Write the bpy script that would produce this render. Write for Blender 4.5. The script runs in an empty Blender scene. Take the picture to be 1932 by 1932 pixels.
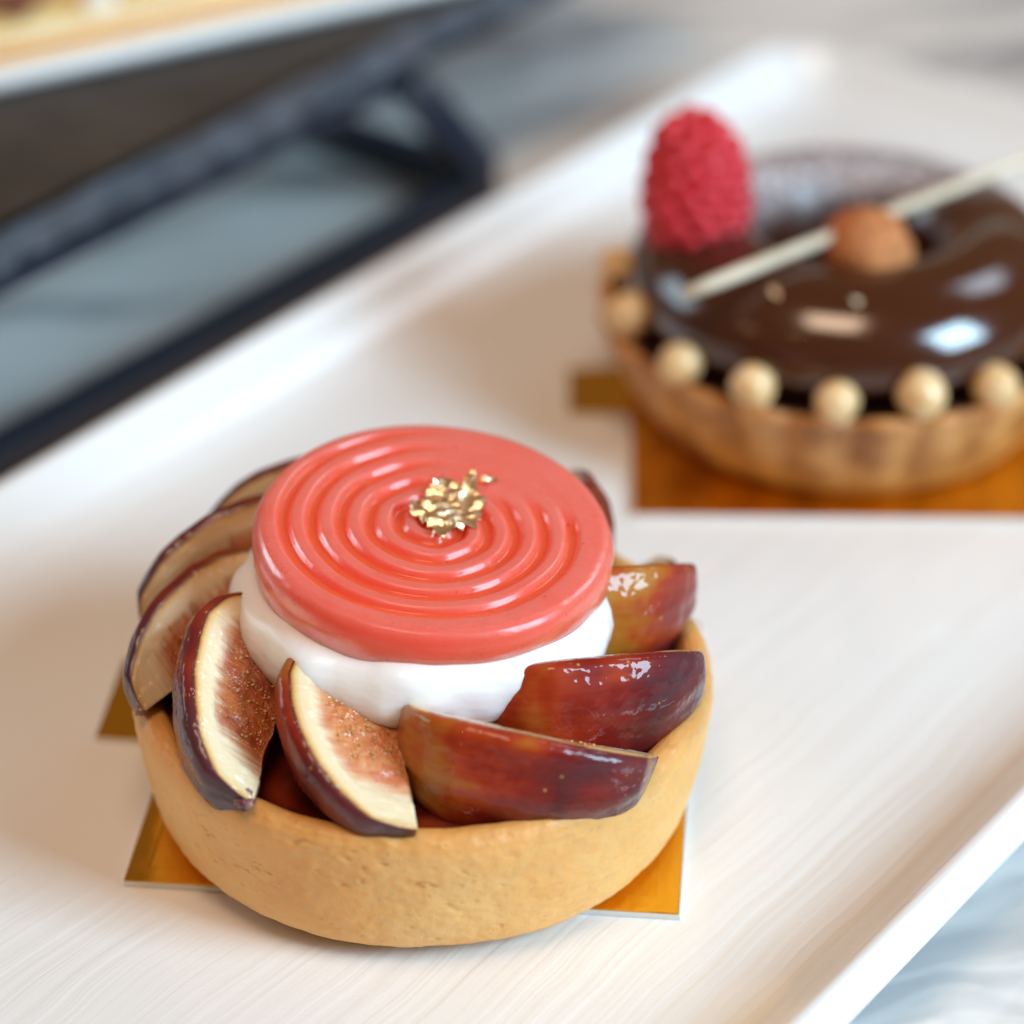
import bpy, math, random
import numpy as np
from mathutils import noise, Vector, Matrix, Euler

random.seed(7)
rng = np.random.default_rng(7)
PI = math.pi
R = math.radians
CM = 0.01
scene = bpy.context.scene
COL = scene.collection

# ------------------------------------------------------------------ camera
CAMPOS = (1.283, -32.63, 25.15)                     # centimetres
cam_d = bpy.data.cameras.new('camera')
cam = bpy.data.objects.new('camera', cam_d)
COL.objects.link(cam)
cam.location = [c * CM for c in CAMPOS]
cam.rotation_euler = (R(90 - 32), 0, 0)
cam_d.sensor_width = 36
cam_d.lens = 36 * 5400 / 1932
cam_d.clip_start = 0.01
cam_d.clip_end = 50
cam_d.dof.use_dof = True
cam_d.dof.focus_distance = 0.378
cam_d.dof.aperture_fstop = 7.2
cam_d.dof.aperture_blades = 9
scene.camera = cam

# ------------------------------------------------------------------ light
scene.render.engine = 'CYCLES'
scene.cycles.use_denoising = True
scene.cycles.max_bounces = 10
scene.cycles.transmission_bounces = 8
scene.cycles.sample_clamp_indirect = 6
vs = scene.view_settings
vs.view_transform = 'Standard'
vs.look = 'None'
vs.exposure = -0.13
vs.gamma = 1.0
vs.use_curve_mapping = False

world = bpy.data.worlds.new('World')
scene.world = world
world.use_nodes = True
bg = world.node_tree.nodes['Background']
bg.inputs['Color'].default_value = (1.0, 0.56, 0.29, 1)
bg.inputs['Strength'].default_value = 0.22


def area(name, az, el, dist, sx, sy, power, col, target=(1, 2, 2)):
    l = bpy.data.lights.new(name, 'AREA')
    l.shape = 'RECTANGLE'
    l.size, l.size_y = sx * CM, sy * CM
    l.energy = power
    l.color = col
    o = bpy.data.objects.new(name, l)
    COL.objects.link(o)
    d = Vector((math.cos(R(az)) * math.cos(R(el)), math.sin(R(az)) * math.cos(R(el)), math.sin(R(el))))
    o.location = (Vector(target) + d * dist) * CM
    o.rotation_euler = d.to_track_quat('Z', 'Y').to_euler()
    return o


area('window_light', -27, 31, 110, 42, 52, 19.5, (0.53, 0.80, 1.0))
area('room_light', -105, 74, 160, 55, 55, 11.6, (1.0, 0.72, 0.50))
area('far_window_light', 158, 20, 150, 60, 50, 4.2, (0.62, 0.86, 1.0))
area('ceiling_light', 42, 44, 160, 42, 34, 2.4, (0.70, 0.84, 1.0))
for i, (az, el, d, p) in enumerate([(205, 38, 120, 0.55), (232, 52, 140, 0.55), (285, 62, 130, 0.5)]):
    l = bpy.data.lights.new('bulb_light', 'POINT')
    l.energy = p
    l.shadow_soft_size = 0.008
    l.color = (1.0, 0.62, 0.25)
    o = bpy.data.objects.new('bulb_light', l)
    COL.objects.link(o)
    o.location = Vector((math.cos(R(az)) * math.cos(R(el)), math.sin(R(az)) * math.cos(R(el)), math.sin(R(el)))) * d * CM


# ------------------------------------------------------------------ helpers
def mesh_obj(name, verts, faces, material=None, parent=None, smooth=True, attrs=None, loc=None):
    me = bpy.data.meshes.new(name)
    v = np.asarray(verts, float) * CM
    me.from_pydata(v.tolist(), [], faces if isinstance(faces, list) else faces.tolist())
    me.update()
    if smooth:
        me.polygons.foreach_set('use_smooth', [True] * len(me.polygons))
    if attrs:
        for k, a in attrs.items():
            at = me.attributes.new(k, 'FLOAT', 'POINT')
            at.data.foreach_set('value', np.asarray(a, np.float32).ravel())
    if material:
        me.materials.append(material)
    o = bpy.data.objects.new(name, me)
    COL.objects.link(o)
    if parent:
        o.parent = parent
    if loc is not None:
        o.location = [c * CM for c in loc]
    return o


def tag(o, label=None, cat=None, group=None, kind=None):
    if label: o['label'] = label
    if cat: o['category'] = cat
    if group: o['group'] = group
    if kind: o['kind'] = kind
    return o


def empty(name, loc=(0, 0, 0), rz=0.0):
    o = bpy.data.objects.new(name, None)
    COL.objects.link(o)
    o.empty_display_size = 0.01
    o.location = [c * CM for c in loc]
    o.rotation_euler = (0, 0, rz)
    return o


def grid_faces(n, m, wrap_m=False, off=0, flip=False):
    f = []
    mm = m if wrap_m else m - 1
    for i in range(n - 1):
        for j in range(mm):
            a = off + i * m + j
            b = off + i * m + (j + 1) % m
            c = b + m
            d = a + m
            f.append((a, d, c, b) if flip else (a, b, c, d))
    return f


def lathe(profile, n, fn=None, close_ends=True):
    """profile of (r,z) from top axis to bottom axis, outward normals; fn(r,th,z,i)->(r,z)"""
    V, F = [], []
    m = len(profile)
    for i, (r, z) in enumerate(profile):
        for j in range(n):
            th = 2 * PI * j / n
            rr, zz = fn(r, th, z, i) if fn else (r, z)
            V.append((rr * math.cos(th), rr * math.sin(th), zz))
    for i in range(m - 1):
        for j in range(n):
            a = i * n + j; b = i * n + (j + 1) % n
            F.append((a, a + n, b + n, b))
    if close_ends:
        F.append(tuple(range(n)))
        F.append(tuple(reversed(range((m - 1) * n, m * n))))
    return V, F


def ns(x, y, z, s=1.0):
    return noise.noise(Vector((x * s, y * s, z * s)))


def box(x0, x1, y0, y1, z0, z1):
    v = [(x0, y0, z0), (x1, y0, z0), (x1, y1, z0), (x0, y1, z0), (x0, y0, z1), (x1, y0, z1), (x1, y1, z1), (x0, y1, z1)]
    f = [(0, 3, 2, 1), (4, 5, 6, 7), (0, 1, 5, 4), (1, 2, 6, 5), (2, 3, 7, 6), (3, 0, 4, 7)]
    return v, f


def bevel(o, w, seg=2):
    b = o.modifiers.new('bevel', 'BEVEL')
    b.width = w * CM
    b.segments = seg
    b.limit_method = 'ANGLE'
    return o


def bar(p, q, w, h, upv=(0, 0, 1)):
    p = Vector(p); q = Vector(q)
    d = (q - p).normalized()
    s = d.cross(Vector(upv)).normalized()
    u = s.cross(d).normalized()
    v = []
    for c in (p, q):
        for a, b in ((-1, -1), (1, -1), (1, 1), (-1, 1)):
            v.append(c + s * (a * w / 2) + u * (b * h / 2))
    f = [(0, 1, 2, 3), (7, 6, 5, 4), (0, 4, 5, 1), (1, 5, 6, 2), (2, 6, 7, 3), (3, 7, 4, 0)]
    return v, f


# ------------------------------------------------------------------ materials
class NT:
    def __init__(self, name):
        self.m = bpy.data.materials.new(name)
        self.m.use_nodes = True
        self.t = self.m.node_tree
        self.b = self.t.nodes['Principled BSDF']
        self.out = self.t.nodes['Material Output']

    def n(self, typ, **kw):
        nd = self.t.nodes.new(typ)
        for k, v in kw.items():
            if k.startswith('_'):
                setattr(nd, k[1:], v)
        return nd

    def link(self, a, b):
        self.t.links.new(a, b)

    def put(self, sock, v):
        if hasattr(v, 'is_output') or isinstance(v, bpy.types.NodeSocket):
            self.link(v, sock)
        elif isinstance(v, (tuple, list)) and len(v) == 3 and sock.type == 'RGBA':
            sock.default_value = (*v, 1)
        else:
            sock.default_value = v

    def P(self, **kw):
        names = dict(base='Base Color', rough='Roughness', metal='Metallic', coat='Coat Weight', coatr='Coat Roughness',
                     sss='Subsurface Weight', sssr='Subsurface Radius', ssss='Subsurface Scale', spec='Specular IOR Level', ior='IOR',
                     trans='Transmission Weight', sheen='Sheen Weight', sheenr='Sheen Roughness', normal='Normal', coatn='Coat Normal',
                     coattint='Coat Tint', sheent='Sheen Tint', alpha='Alpha')
        for k, v in kw.items():
            self.put(self.b.inputs[names[k]], v)
        return self

    def coord(self, kind='Object'):
        return self.n('ShaderNodeTexCoord').outputs[kind]

    def attr(self, name):
        nd = self.n('ShaderNodeAttribute')
        nd.attribute_name = name
        return nd.outputs['Fac']

    def mapping(self, vec, scale=(1, 1, 1), loc=(0, 0, 0), rot=(0, 0, 0)):
        nd = self.n('ShaderNodeMapping')
        self.link(vec, nd.inputs['Vector'])
        nd.inputs['Scale'].default_value = scale
        nd.inputs['Location'].default_value = loc
        nd.inputs['Rotation'].default_value = rot
        return nd.outputs[0]

    def noise(self, vec, scale, detail=3, rough=.5, dist=0.0, out='Fac'):
        nd = self.n('ShaderNodeTexNoise')
        if vec is not None: self.link(vec, nd.inputs['Vector'])
        nd.inputs['Scale'].default_value = scale
        nd.inputs['Detail'].default_value = detail
        nd.inputs['Roughness'].default_value = rough
        nd.inputs['Distortion'].default_value = dist
        return nd.outputs[out]

    def voro(self, vec, scale, feature='F1', out='Distance', rand=1.0):
        nd = self.n('ShaderNodeTexVoronoi')
        nd.feature = feature
        if vec is not None: self.link(vec, nd.inputs['Vector'])
        nd.inputs['Scale'].default_value = scale
        nd.inputs['Randomness'].default_value = rand
        return nd.outputs[out]

    def ramp(self, fac, stops, interp='LINEAR'):
        nd = self.n('ShaderNodeValToRGB')
        cr = nd.color_ramp
        cr.interpolation = interp
        while len(cr.elements) < len(stops):
            cr.elements.new(0.5)
        for e, (p, c) in zip(cr.elements, stops):
            e.position = p
            e.color = (c, c, c, 1) if isinstance(c, (int, float)) else (*c, 1)
        self.put(nd.inputs['Fac'], fac)
        return nd.outputs['Color']

    def mix(self, fac, a, b, blend='MIX'):
        nd = self.n('ShaderNodeMix')
        nd.data_type = 'RGBA'
        nd.blend_type = blend
        self.put(nd.inputs[0], fac)
        self.put(nd.inputs[6], a)
        self.put(nd.inputs[7], b)
        return nd.outputs[2]

    def math(self, op, a, b=0.0, c=0.0, clamp=False):
        nd = self.n('ShaderNodeMath')
        nd.operation = op
        nd.use_clamp = clamp
        self.put(nd.inputs[0], a)
        self.put(nd.inputs[1], b)
        self.put(nd.inputs[2], c)
        return nd.outputs[0]

    def maprange(self, v, a, b, c=0.0, d=1.0, smooth=True):
        nd = self.n('ShaderNodeMapRange')
        nd.interpolation_type = 'SMOOTHSTEP' if smooth else 'LINEAR'
        self.put(nd.inputs[0], v)
        for i, x in enumerate((a, b, c, d)):
            nd.inputs[1 + i].default_value = x
        return nd.outputs[0]

    def combine(self, x, y, z):
        nd = self.n('ShaderNodeCombineXYZ')
        for i, v in enumerate((x, y, z)):
            self.put(nd.inputs[i], v)
        return nd.outputs[0]

    def sep(self, v):
        nd = self.n('ShaderNodeSeparateXYZ')
        self.link(v, nd.inputs[0])
        return nd.outputs

    def bump(self, height, dist_cm, strength=1.0, normal=None):
        nd = self.n('ShaderNodeBump')
        nd.inputs['Strength'].default_value = strength
        nd.inputs['Distance'].default_value = dist_cm * CM
        self.put(nd.inputs['Height'], height)
        if normal is not None: self.link(normal, nd.inputs['Normal'])
        return nd.outputs[0]


# object coordinates are in metres: scale S puts them in centimetres
S = 100.0

# marble
k = NT('white_marble')
c = k.mapping(k.coord(), (S, S, S), rot=(0, 0, R(-22)))
warp = k.noise(c, .07, 4, .55, out='Color')
wc = k.mix(0.12, c, warp, 'ADD')
wv = k.n('ShaderNodeVectorMath'); wv.operation = 'MULTIPLY_ADD'
k.link(warp, wv.inputs[0]); wv.inputs[1].default_value = (7, 7, 7); k.link(c, wv.inputs[2])
st = k.mapping(wv.outputs[0], (.06, .30, .2))
big = k.noise(st, 1.0, 5, .6)
vein = k.math('ABSOLUTE', k.math('SUBTRACT', k.noise(k.mapping(wv.outputs[0], (.04, .16, .2)), 1.3, 6, .6), .5))
veinc = k.ramp(vein, [(0, .0), (.03, .6), (.09, 1)])
col = k.ramp(big, [(.32, (.17, .17, .18)), (.40, (.44, .44, .44)), (.47, (.80, .77, .73)), (1, (.84, .81, .77))])
col = k.mix(k.math('MULTIPLY', k.math('SUBTRACT', 1.0, veinc), .35), col, (.42, .44, .46))
strk = k.noise(k.mapping(wv.outputs[0], (.05, .42, .2), loc=(3.1, 7.7, 0)), 1.0, 4, .55)
col = k.mix(k.math('MULTIPLY', k.maprange(strk, .475, .575), .6), col, (.27, .29, .31))
k.P(base=col, rough=.12, coat=.3, coatr=.05)
M_MARBLE = k.m

# ceramic with the wood-grain relief
k = NT('grained_ceramic')
c = k.mapping(k.coord(), (S, S, S))
warp = k.noise(c, .35, 2, .5, out='Color')
wv = k.n('ShaderNodeVectorMath'); wv.operation = 'MULTIPLY_ADD'
k.link(warp, wv.inputs[0]); wv.inputs[1].default_value = (0, .5, 0); k.link(c, wv.inputs[2])
g = k.noise(k.mapping(wv.outputs[0], (.05, 2.6, 1)), 1.0, 3, .6)
g2 = k.noise(k.mapping(wv.outputs[0], (.08, 7.0, 1)), 1.0, 2, .5)
h = k.math('ADD', k.maprange(g, .35, .65), k.math('MULTIPLY', k.maprange(g2, .35, .65), .35))
k.P(base=(.80, .79, .775), rough=.22, coat=.5, coatr=.08, normal=k.bump(h, .03, .24))
M_CERAMIC = k.m
k = NT('plain_ceramic')
k.P(base=(.80, .79, .78), rough=.2, coat=.5, coatr=.08)
M_CERAMIC2 = k.m

# gold card
k = NT('gold_foil')
c = k.mapping(k.coord(), (S, S, S))
k.P(base=(.90, .53, .055), metal=1.0, rough=k.ramp(k.noise(c, 3, 4), [(.3, .10), (.7, .22)]), normal=k.bump(k.noise(c, 1.2, 3), .03, .25))
M_GOLD = k.m
k = NT('white_card')
k.P(base=(.78, .77, .75), rough=.6)
M_CARD = k.m

# short crust
k = NT('short_crust')
c = k.mapping(k.coord(), (S, S, S))
z = k.sep(c)[2]
tone = k.noise(c, .9, 4, .55)
fine = k.noise(c, 9, 3, .6)
col = k.ramp(tone, [(.3, (.88, .43, .125)), (.5, (.92, .49, .155)), (.72, (.94, .55, .205))])
col = k.mix(k.math('MULTIPLY', k.maprange(fine, .45, .72), .4), col, (.74, .50, .24))
toast = k.maprange(k.math('ADD', z, k.math('MULTIPLY', k.math('SUBTRACT', tone, .5), .8)), 1.75, 2.35)
col = k.mix(k.math('MULTIPLY', toast, .7), col, (.52, .21, .04))
pit = k.voro(k.mapping(c, (1, 1, 1.7)), 3.2, 'F1')
pitm = k.maprange(pit, .05, .16)
pn = k.maprange(k.noise(c, 1.6, 2), .45, .6)
pit2 = k.math('SUBTRACT', 1.0, k.math('MULTIPLY', k.math('SUBTRACT', 1.0, pitm), pn))
crn = k.math('ABSOLUTE', k.math('SUBTRACT', k.noise(k.mapping(c, (1, 1, 2.0)), 1.9, 4, .6, .4), .5))
cm = k.math('SUBTRACT', 1.0, k.math('MULTIPLY', k.maprange(crn, .0, .010, 1, 0), k.maprange(k.noise(k.mapping(c, loc=(3, 1, 7)), 1.1, 2), .53, .62)))
hh = k.math('ADD', k.math('MULTIPLY', k.noise(c, 6, 6, .72), .8), k.math('ADD', k.math('MULTIPLY', pit2, .45), k.math('MULTIPLY', cm, .22)))
col = k.mix(k.math('MULTIPLY', k.math('SUBTRACT', 1.0, k.math('MULTIPLY', pit2, cm)), .22), col, (.52, .24, .07))
k.P(base=col, rough=k.ramp(toast, [(0, .62), (1, .28)]), sss=.25, sssr=(1, .5, .2), ssss=.0025, normal=k.bump(hh, .04, .6))
M_CRUST = k.m

k = NT('dark_crust')
c = k.mapping(k.coord(), (S, S, S))
tone = k.noise(c, 1.3, 4)
col = k.ramp(tone, [(.3, (.30, .11, .03)), (.5, (.52, .22, .065)), (.72, (.70, .35, .12))])
k.P(base=col, rough=.6, normal=k.bump(k.noise(c, 6, 4), .05, .5))
M_CRUST2 = k.m

# jam
k = NT('jam')
c = k.mapping(k.coord(), (S, S, S))
k.P(base=k.ramp(k.noise(c, 1.5, 3), [(.3, (.10, .008, .004)), (.7, (.24, .03, .008))]), rough=.12, coat=1, coatr=.03, normal=k.bump(k.noise(c, 2.5, 3), .08, .6))
M_JAM = k.m

# cream
k = NT('whipped_cream')
c = k.mapping(k.coord(), (S, S, S))
k.P(base=(.90, .895, .885), rough=.35, sss=.5, sssr=(1, .8, .6), ssss=.004, coat=.25, coatr=.2, normal=k.bump(k.noise(k.mapping(c, (1, 1, 2.2)), 1.8, 2, .5), .06, .45))
M_CREAM = k.m

# jelly
k = NT('coral_jelly')
c = k.mapping(k.coord(), (S, S, S))
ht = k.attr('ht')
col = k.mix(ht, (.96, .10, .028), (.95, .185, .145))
spk = k.voro(c, 3.2, 'F1')
sp2 = k.math('MULTIPLY', k.maprange(spk, .04, .10, 1, 0), k.maprange(k.noise(c, .8, 2), .48, .58))
col = k.mix(k.math('MULTIPLY', sp2, .6), col, (.30, .015, .01))
fib = k.math('ABSOLUTE', k.math('SUBTRACT', k.noise(c, 2.2, 4, .6), .5))
fm = k.math('MULTIPLY', k.maprange(fib, .0, .006, 1, 0), k.maprange(k.noise(k.mapping(c, loc=(5, 2, 1)), 1.4, 2), .55, .65))
col = k.mix(k.math('MULTIPLY', fm, .5), col, (.42, .03, .02))
cloud = k.maprange(k.noise(k.mapping(c, loc=(1, 4, 2)), .9, 4, .6), .42, .68)
col = k.mix(k.math('MULTIPLY', cloud, .24), col, (.84, .05, .018))
bub = k.math('MULTIPLY', k.maprange(k.voro(k.mapping(c, loc=(9, 3, 5)), 5.5, 'F1'), .05, .11, 1, 0), k.maprange(k.noise(c, 1.7, 2), .5, .6))
col = k.mix(k.math('MULTIPLY', bub, .35), col, (.95, .42, .30))
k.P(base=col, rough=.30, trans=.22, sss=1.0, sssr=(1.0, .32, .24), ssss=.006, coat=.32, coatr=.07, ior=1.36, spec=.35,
    normal=k.bump(k.math('ADD', k.noise(c, 7, 3), k.math('MULTIPLY', k.noise(c, 2.2, 2), 1.6)), .02, .55))
M_JELLY = k.m

# gold leaf
k = NT('gold_leaf')
c = k.mapping(k.coord(), (S, S, S))
k.P(base=(1.0, .80, .52), metal=1, rough=.34, normal=k.bump(k.noise(c, 6, 4, .6), .04, .6))
M_LEAF = k.m

# fig skin: attributes t (0 blossom end .. 1 stem), a (0 upper edge .. 1 lower edge)
k = NT('fig_skin')
c = k.mapping(k.coord(), (S, S, S))
t = k.attr('t'); a = k.attr('a'); ph = k.attr('ph')
stv = k.combine(k.math('MULTIPLY', t, 1.3), k.math('MULTIPLY', ph, 9.0), 0.0)
streak = k.noise(stv, 1.0, 4, .6)
blot = k.noise(c, 1.1, 3, .5)
f = k.math('ADD', k.math('ADD', k.math('MULTIPLY', t, .8), .08), k.math('ADD', k.math('MULTIPLY', k.math('SUBTRACT', streak, .5), .26), k.math('MULTIPLY', k.math('SUBTRACT', blot, .5), 1.1)))
oi = k.n('ShaderNodeObjectInfo')
f = k.math('ADD', f, k.math('MULTIPLY', k.math('SUBTRACT', a, .45), .34))
f = k.math('ADD', f, k.math('SUBTRACT', oi.outputs['Alpha'], .5))   # object alpha: riper or greener fruit
col = k.ramp(f, [(.0, (.42, .20, .022)), (.2, (.40, .13, .014)), (.38, (.36, .036, .006)), (.58, (.22, .011, .005)), (.78, (.115, .007, .008)), (1, (.055, .009, .014))])
oi = k.n('ShaderNodeObjectInfo')
sepc = k.n('ShaderNodeSeparateColor'); k.link(oi.outputs['Color'], sepc.inputs[0])
# colour red channel: how dark this fruit's skin is
col = k.mix(sepc.outputs[0], col, (.055, .012, .016))
spk = k.voro(c, 3.4, 'F1')
spm = k.math('MULTIPLY', k.maprange(spk, .05, .11, 1, 0), k.maprange(k.noise(c, 1.3, 2), .5, .6))
col = k.mix(k.math('MULTIPLY', spm, .75), col, (.55, .30, .09))
bloom = k.math('MULTIPLY', k.maprange(k.math('ADD', t, k.math('MULTIPLY', blot, .4)), .85, 1.15), .12)
col = k.mix(bloom, col, (.20, .13, .16))
gl = k.noise(c, 1.5, 3, .5)
k.P(base=col, rough=.5, spec=.12, coat=.9, coatr=k.ramp(k.noise(c, 1.2, 2), [(.4, .015), (.7, .06)]),
    normal=k.bump(streak, .02, .3), coatn=k.bump(gl, .15, .8))
k.b.inputs['Coat IOR'].default_value = 1.38
M_SKIN = k.m

# fig flesh: w = depth under the skin in cm, t along the fruit
k = NT('fig_flesh')
c = k.mapping(k.coord(), (S, S, S))
t = k.attr('t'); w = k.attr('w'); tl = k.attr('tl')
oi = k.n('ShaderNodeObjectInfo')
sepc = k.n('ShaderNodeSeparateColor'); k.link(oi.outputs['Color'], sepc.inputs[0])
fibre = k.noise(k.combine(k.math('MULTIPLY', tl, 11.0), k.math('MULTIPLY', w, 1.2), oi.outputs['Random']), 1.0, 3, .55)
soft = k.noise(c, 1.4, 3)
wf = k.math('ADD', w, k.math('ADD', k.math('MULTIPLY', k.math('SUBTRACT', fibre, .5), .34), k.math('MULTIPLY', k.math('SUBTRACT', soft, .5), .30)))
pulp_a = k.mix(k.maprange(k.noise(c, 3.2, 4, .6), .35, .65), (.30, .045, .012), (.46, .13, .03))
pulp_b = k.mix(k.maprange(k.noise(c, 3.2, 4, .6), .35, .65), (.62, .17, .06), (.72, .30, .11))
pulp = k.mix(sepc.outputs[1], pulp_a, pulp_b)             # green channel: how orange the pulp is
rind = k.ramp(w, [(.0, (.10, .018, .014)), (.028, (.13, .02, .012)), (.045, (.50, .20, .04)), (.09, (.72, .50, .20)), (.17, (.80, .66, .42)), (.5, (.82, .70, .50))])
rind = k.mix(sepc.outputs[2], rind, k.mix(.62, rind, (.34, .20, .10)))   # blue channel: how browned the rind is
edge = k.ramp(wf, [(.34, 0.0), (.50, .8), (.62, 1.0)])
col = k.mix(edge, rind, pulp)
deep = k.mix(k.maprange(k.noise(c, 2.1, 3), .4, .6), pulp, (.20, .022, .008))
col = k.mix(k.math('MULTIPLY', k.maprange(wf, .72, 1.1), k.math('SUBTRACT', .75, k.math('MULTIPLY', sepc.outputs[1], .5))), col, deep)
bmp = k.math('ADD', k.math('MULTIPLY', k.maprange(wf, .4, .8), k.noise(c, 6, 3, .6)), k.math('MULTIPLY', fibre, .15))
k.P(base=col, rough=.45, spec=.25, sss=.45, sssr=(1, .5, .25), ssss=.003, coat=1, coatr=.04,
    normal=k.bump(bmp, .12, .9), coatn=k.bump(k.noise(c, 3.0, 4, .6), .14, .95))
M_FLESH = k.m

k = NT('fig_stem')
c = k.mapping(k.coord(), (S, S, S))
k.P(base=k.ramp(k.noise(c, 5, 3), [(.35, (.12, .02, .05)), (.65, (.34, .16, .10))]), rough=.5, coat=.6, coatr=.1, normal=k.bump(k.noise(c, 9, 3), .05, .8))
M_STEM = k.m
k = NT('fig_seed')
k.P(base=(.58, .30, .09), rough=.4, coat=.4, coatr=.1)
M_SEED = k.m
k = NT('clear_glaze')
k.P(base=(.95, .72, .55), rough=.03, trans=.65, ior=1.40, sss=.0)
M_GLAZE = k.m

# chocolate
k = NT('chocolate_glaze')
c = k.mapping(k.coord(), (S, S, S))
xyz = k.sep(c)
dm = k.maprange(k.math('ADD', xyz[1], k.math('MULTIPLY', xyz[0], -.15)), -.1, 1.6)
dust = k.maprange(k.noise(c, 5.5, 3, .65), .47, .62)
col = k.mix(k.math('MULTIPLY', k.math('MULTIPLY', dm, k.maprange(xyz[2], 2.9, 3.5)), k.math('ADD', k.math('MULTIPLY', dust, .6), .4)), (.052, .0125, .0045), (.60, .56, .58))
k.P(base=col, rough=k.ramp(dm, [(0, .16), (1, .5)]), coat=k.math('SUBTRACT', .9, k.math('MULTIPLY', dm, .7)), coatr=.11, ior=1.5)
M_CHOC = k.m
k = NT('ganache')
k.P(base=(.035, .012, .007), rough=.35)
M_GANACHE = k.m
k = NT('raspberry_flesh')
c = k.mapping(k.coord(), (S, S, S))
k.P(base=k.ramp(k.noise(c, 1.4, 2), [(.35, (.56, .003, .012)), (.7, (.64, .02, .035))]), rough=.42, sss=.3, sssr=(1, .15, .15), ssss=.003, sheen=.3, sheenr=.4, sheent=(1, .6, .65))
M_RASP = k.m
k = NT('crisp_pearl')
c = k.mapping(k.coord(), (S, S, S))
k.P(base=k.ramp(k.noise(c, 2.0, 3), [(.35, (.72, .43, .17)), (.65, (.82, .58, .31))]), rough=.33, coat=.3, coatr=.2, sss=.2, sssr=(1, .6, .3), ssss=.002)
M_PEARL = k.m
k = NT('cocoa_ball')
c = k.mapping(k.coord(), (S, S, S))
k.P(base=k.ramp(k.noise(c, 4, 4), [(.3, (.38, .12, .035)), (.7, (.60, .23, .075))]), rough=.8, normal=k.bump(k.noise(c, 9, 4), .05, .8))
M_COCOA = k.m
k = NT('white_chocolate')
c = k.mapping(k.coord(), (S, S, S))
k.P(base=k.ramp(k.noise(c, 1.2, 3), [(.3, (.58, .48, .34)), (.7, (.76, .65, .49))]), rough=.4)
M_STICK = k.m

# stand
k = NT('slate')
c = k.mapping(k.coord(), (S, S, S))
col = k.ramp(k.noise(c, .5, 5, .6), [(.3, (.022, .018, .015)), (.7, (.06, .047, .038))])
k.P(base=col, rough=.5, normal=k.bump(k.noise(c, 1.5, 5, .6), .15, .6))
M_SLATE = k.m
k = NT('broken_slate_edge')
c = k.mapping(k.coord(), (S, S, S))
col = k.ramp(k.noise(c, 1.2, 5, .6), [(.3, (.03, .035, .045)), (.7, (.095, .105, .13))])
k.P(base=col, rough=.55, normal=k.bump(k.noise(c, 2.5, 5, .7), .2, .8))
M_SLATE2 = k.m
k = NT('black_metal')
c = k.mapping(k.coord(), (S, S, S))
k.P(base=(.013, .022, .040), rough=.28, spec=.7, normal=k.bump(k.noise(c, 8, 3), .01, .4))
M_BLACK = k.m
k = NT('yellow_fruit')
c = k.mapping(k.coord(), (S, S, S))
k.P(base=k.ramp(k.noise(c, .7, 3), [(.35, (.80, .52, .17)), (.65, (.86, .68, .34))]), rough=.25, coat=.6, coatr=.1, sss=.3, sssr=(1, .6, .2), ssss=.004)
M_YEL = k.m
k = NT('pink_glaze')
k.P(base=(.82, .60, .46), rough=.3, coat=.5, coatr=.1, sss=.3, sssr=(1, .5, .4), ssss=.004)
M_PINK = k.m
k = NT('milk_chocolate')
k.P(base=(.20, .075, .05), rough=.35)
M_MILK = k.m

# ------------------------------------------------------------------ the setting
TABLE_Z = -1.0
v, f = box(-90, 90, -60, 130, TABLE_Z - 4, TABLE_Z)
table = mesh_obj('marble_tabletop', v, f, M_MARBLE, smooth=False)
tag(table, 'white marble tabletop with soft grey and bluish veins', 'tabletop', kind='structure')

# directions of the platter: U along it, N across it
PA = math.atan2(.796, .605)
UX, UY = math.cos(PA), math.sin(PA)
NX, NY = UY, -UX


def un2xy(u, n):
    return (u * UX + n * NX, u * UY + n * NY)


# ------------------------------------------------------------------ platter
def platter(name, u0, u1, n0, n1, zf, prof, under, mat, rad, label, cat, org):
    """rings of a rounded rectangle; prof = [(inset, z)...] outer rim -> floor"""
    V = []; F = []
    cu, cn = (u0 + u1) / 2, (n0 + n1) / 2
    hu, hn = (u1 - u0) / 2, (n1 - n0) / 2
    K = 10; SEG = 24

    def ring(d, z):
        r = max(rad - d * .55, .35)
        a, b = hu - d, hn - d
        pts = []
        for (sx, sy, a0) in ((1, 1, 0), (-1, 1, 90), (-1, -1, 180), (1, -1, 270)):
            for q in range(K + 1):
                th = R(a0 + 90 * q / K)
                pts.append((sx * (a - r) + r * math.cos(th), sy * (b - r) + r * math.sin(th)))
            nxt = {0: (-1, 1), 90: (-1, -1), 180: (1, -1), 270: (1, 1)}[a0]
            e0 = pts[-1]
            e1 = {0: (-(a - r), b), 90: (-a, -(b - r)), 180: ((a - r), -b), 270: (a, (b - r))}[a0]
            for q in range(1, SEG):
                s = q / SEG
                pts.append((e0[0] * (1 - s) + e1[0] * s, e0[1] * (1 - s) + e1[1] * s))
        out = []
        for (x, y) in pts:
            wob = .05 * ns(x * .12, y * .12, 3) if d < 2.2 else 0
            out.append((x, -y, z + wob * (1 if d < 1 else .4)))
        return out
    rings = [ring(d, z) for d, z in reversed(under)] + [ring(d, z) for d, z in prof]
    n = len(rings[0])
    for r_ in rings: V += r_
    for i in range(len(rings) - 1):
        for j in range(n):
            a = i * n + j; b = i * n + (j + 1) % n
            F.append((a, a + n, b + n, b))
    F.append(tuple(range(n)))
    F.append(tuple(reversed(range((len(rings) - 1) * n, len(rings) * n))))
    o = mesh_obj(name, V, F, mat)
    x, y = un2xy(cu, cn)
    o.location = (x * CM, y * CM, 0)
    o.rotation_euler = (0, 0, PA)
    tag(o, label, cat)
    return o


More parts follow.
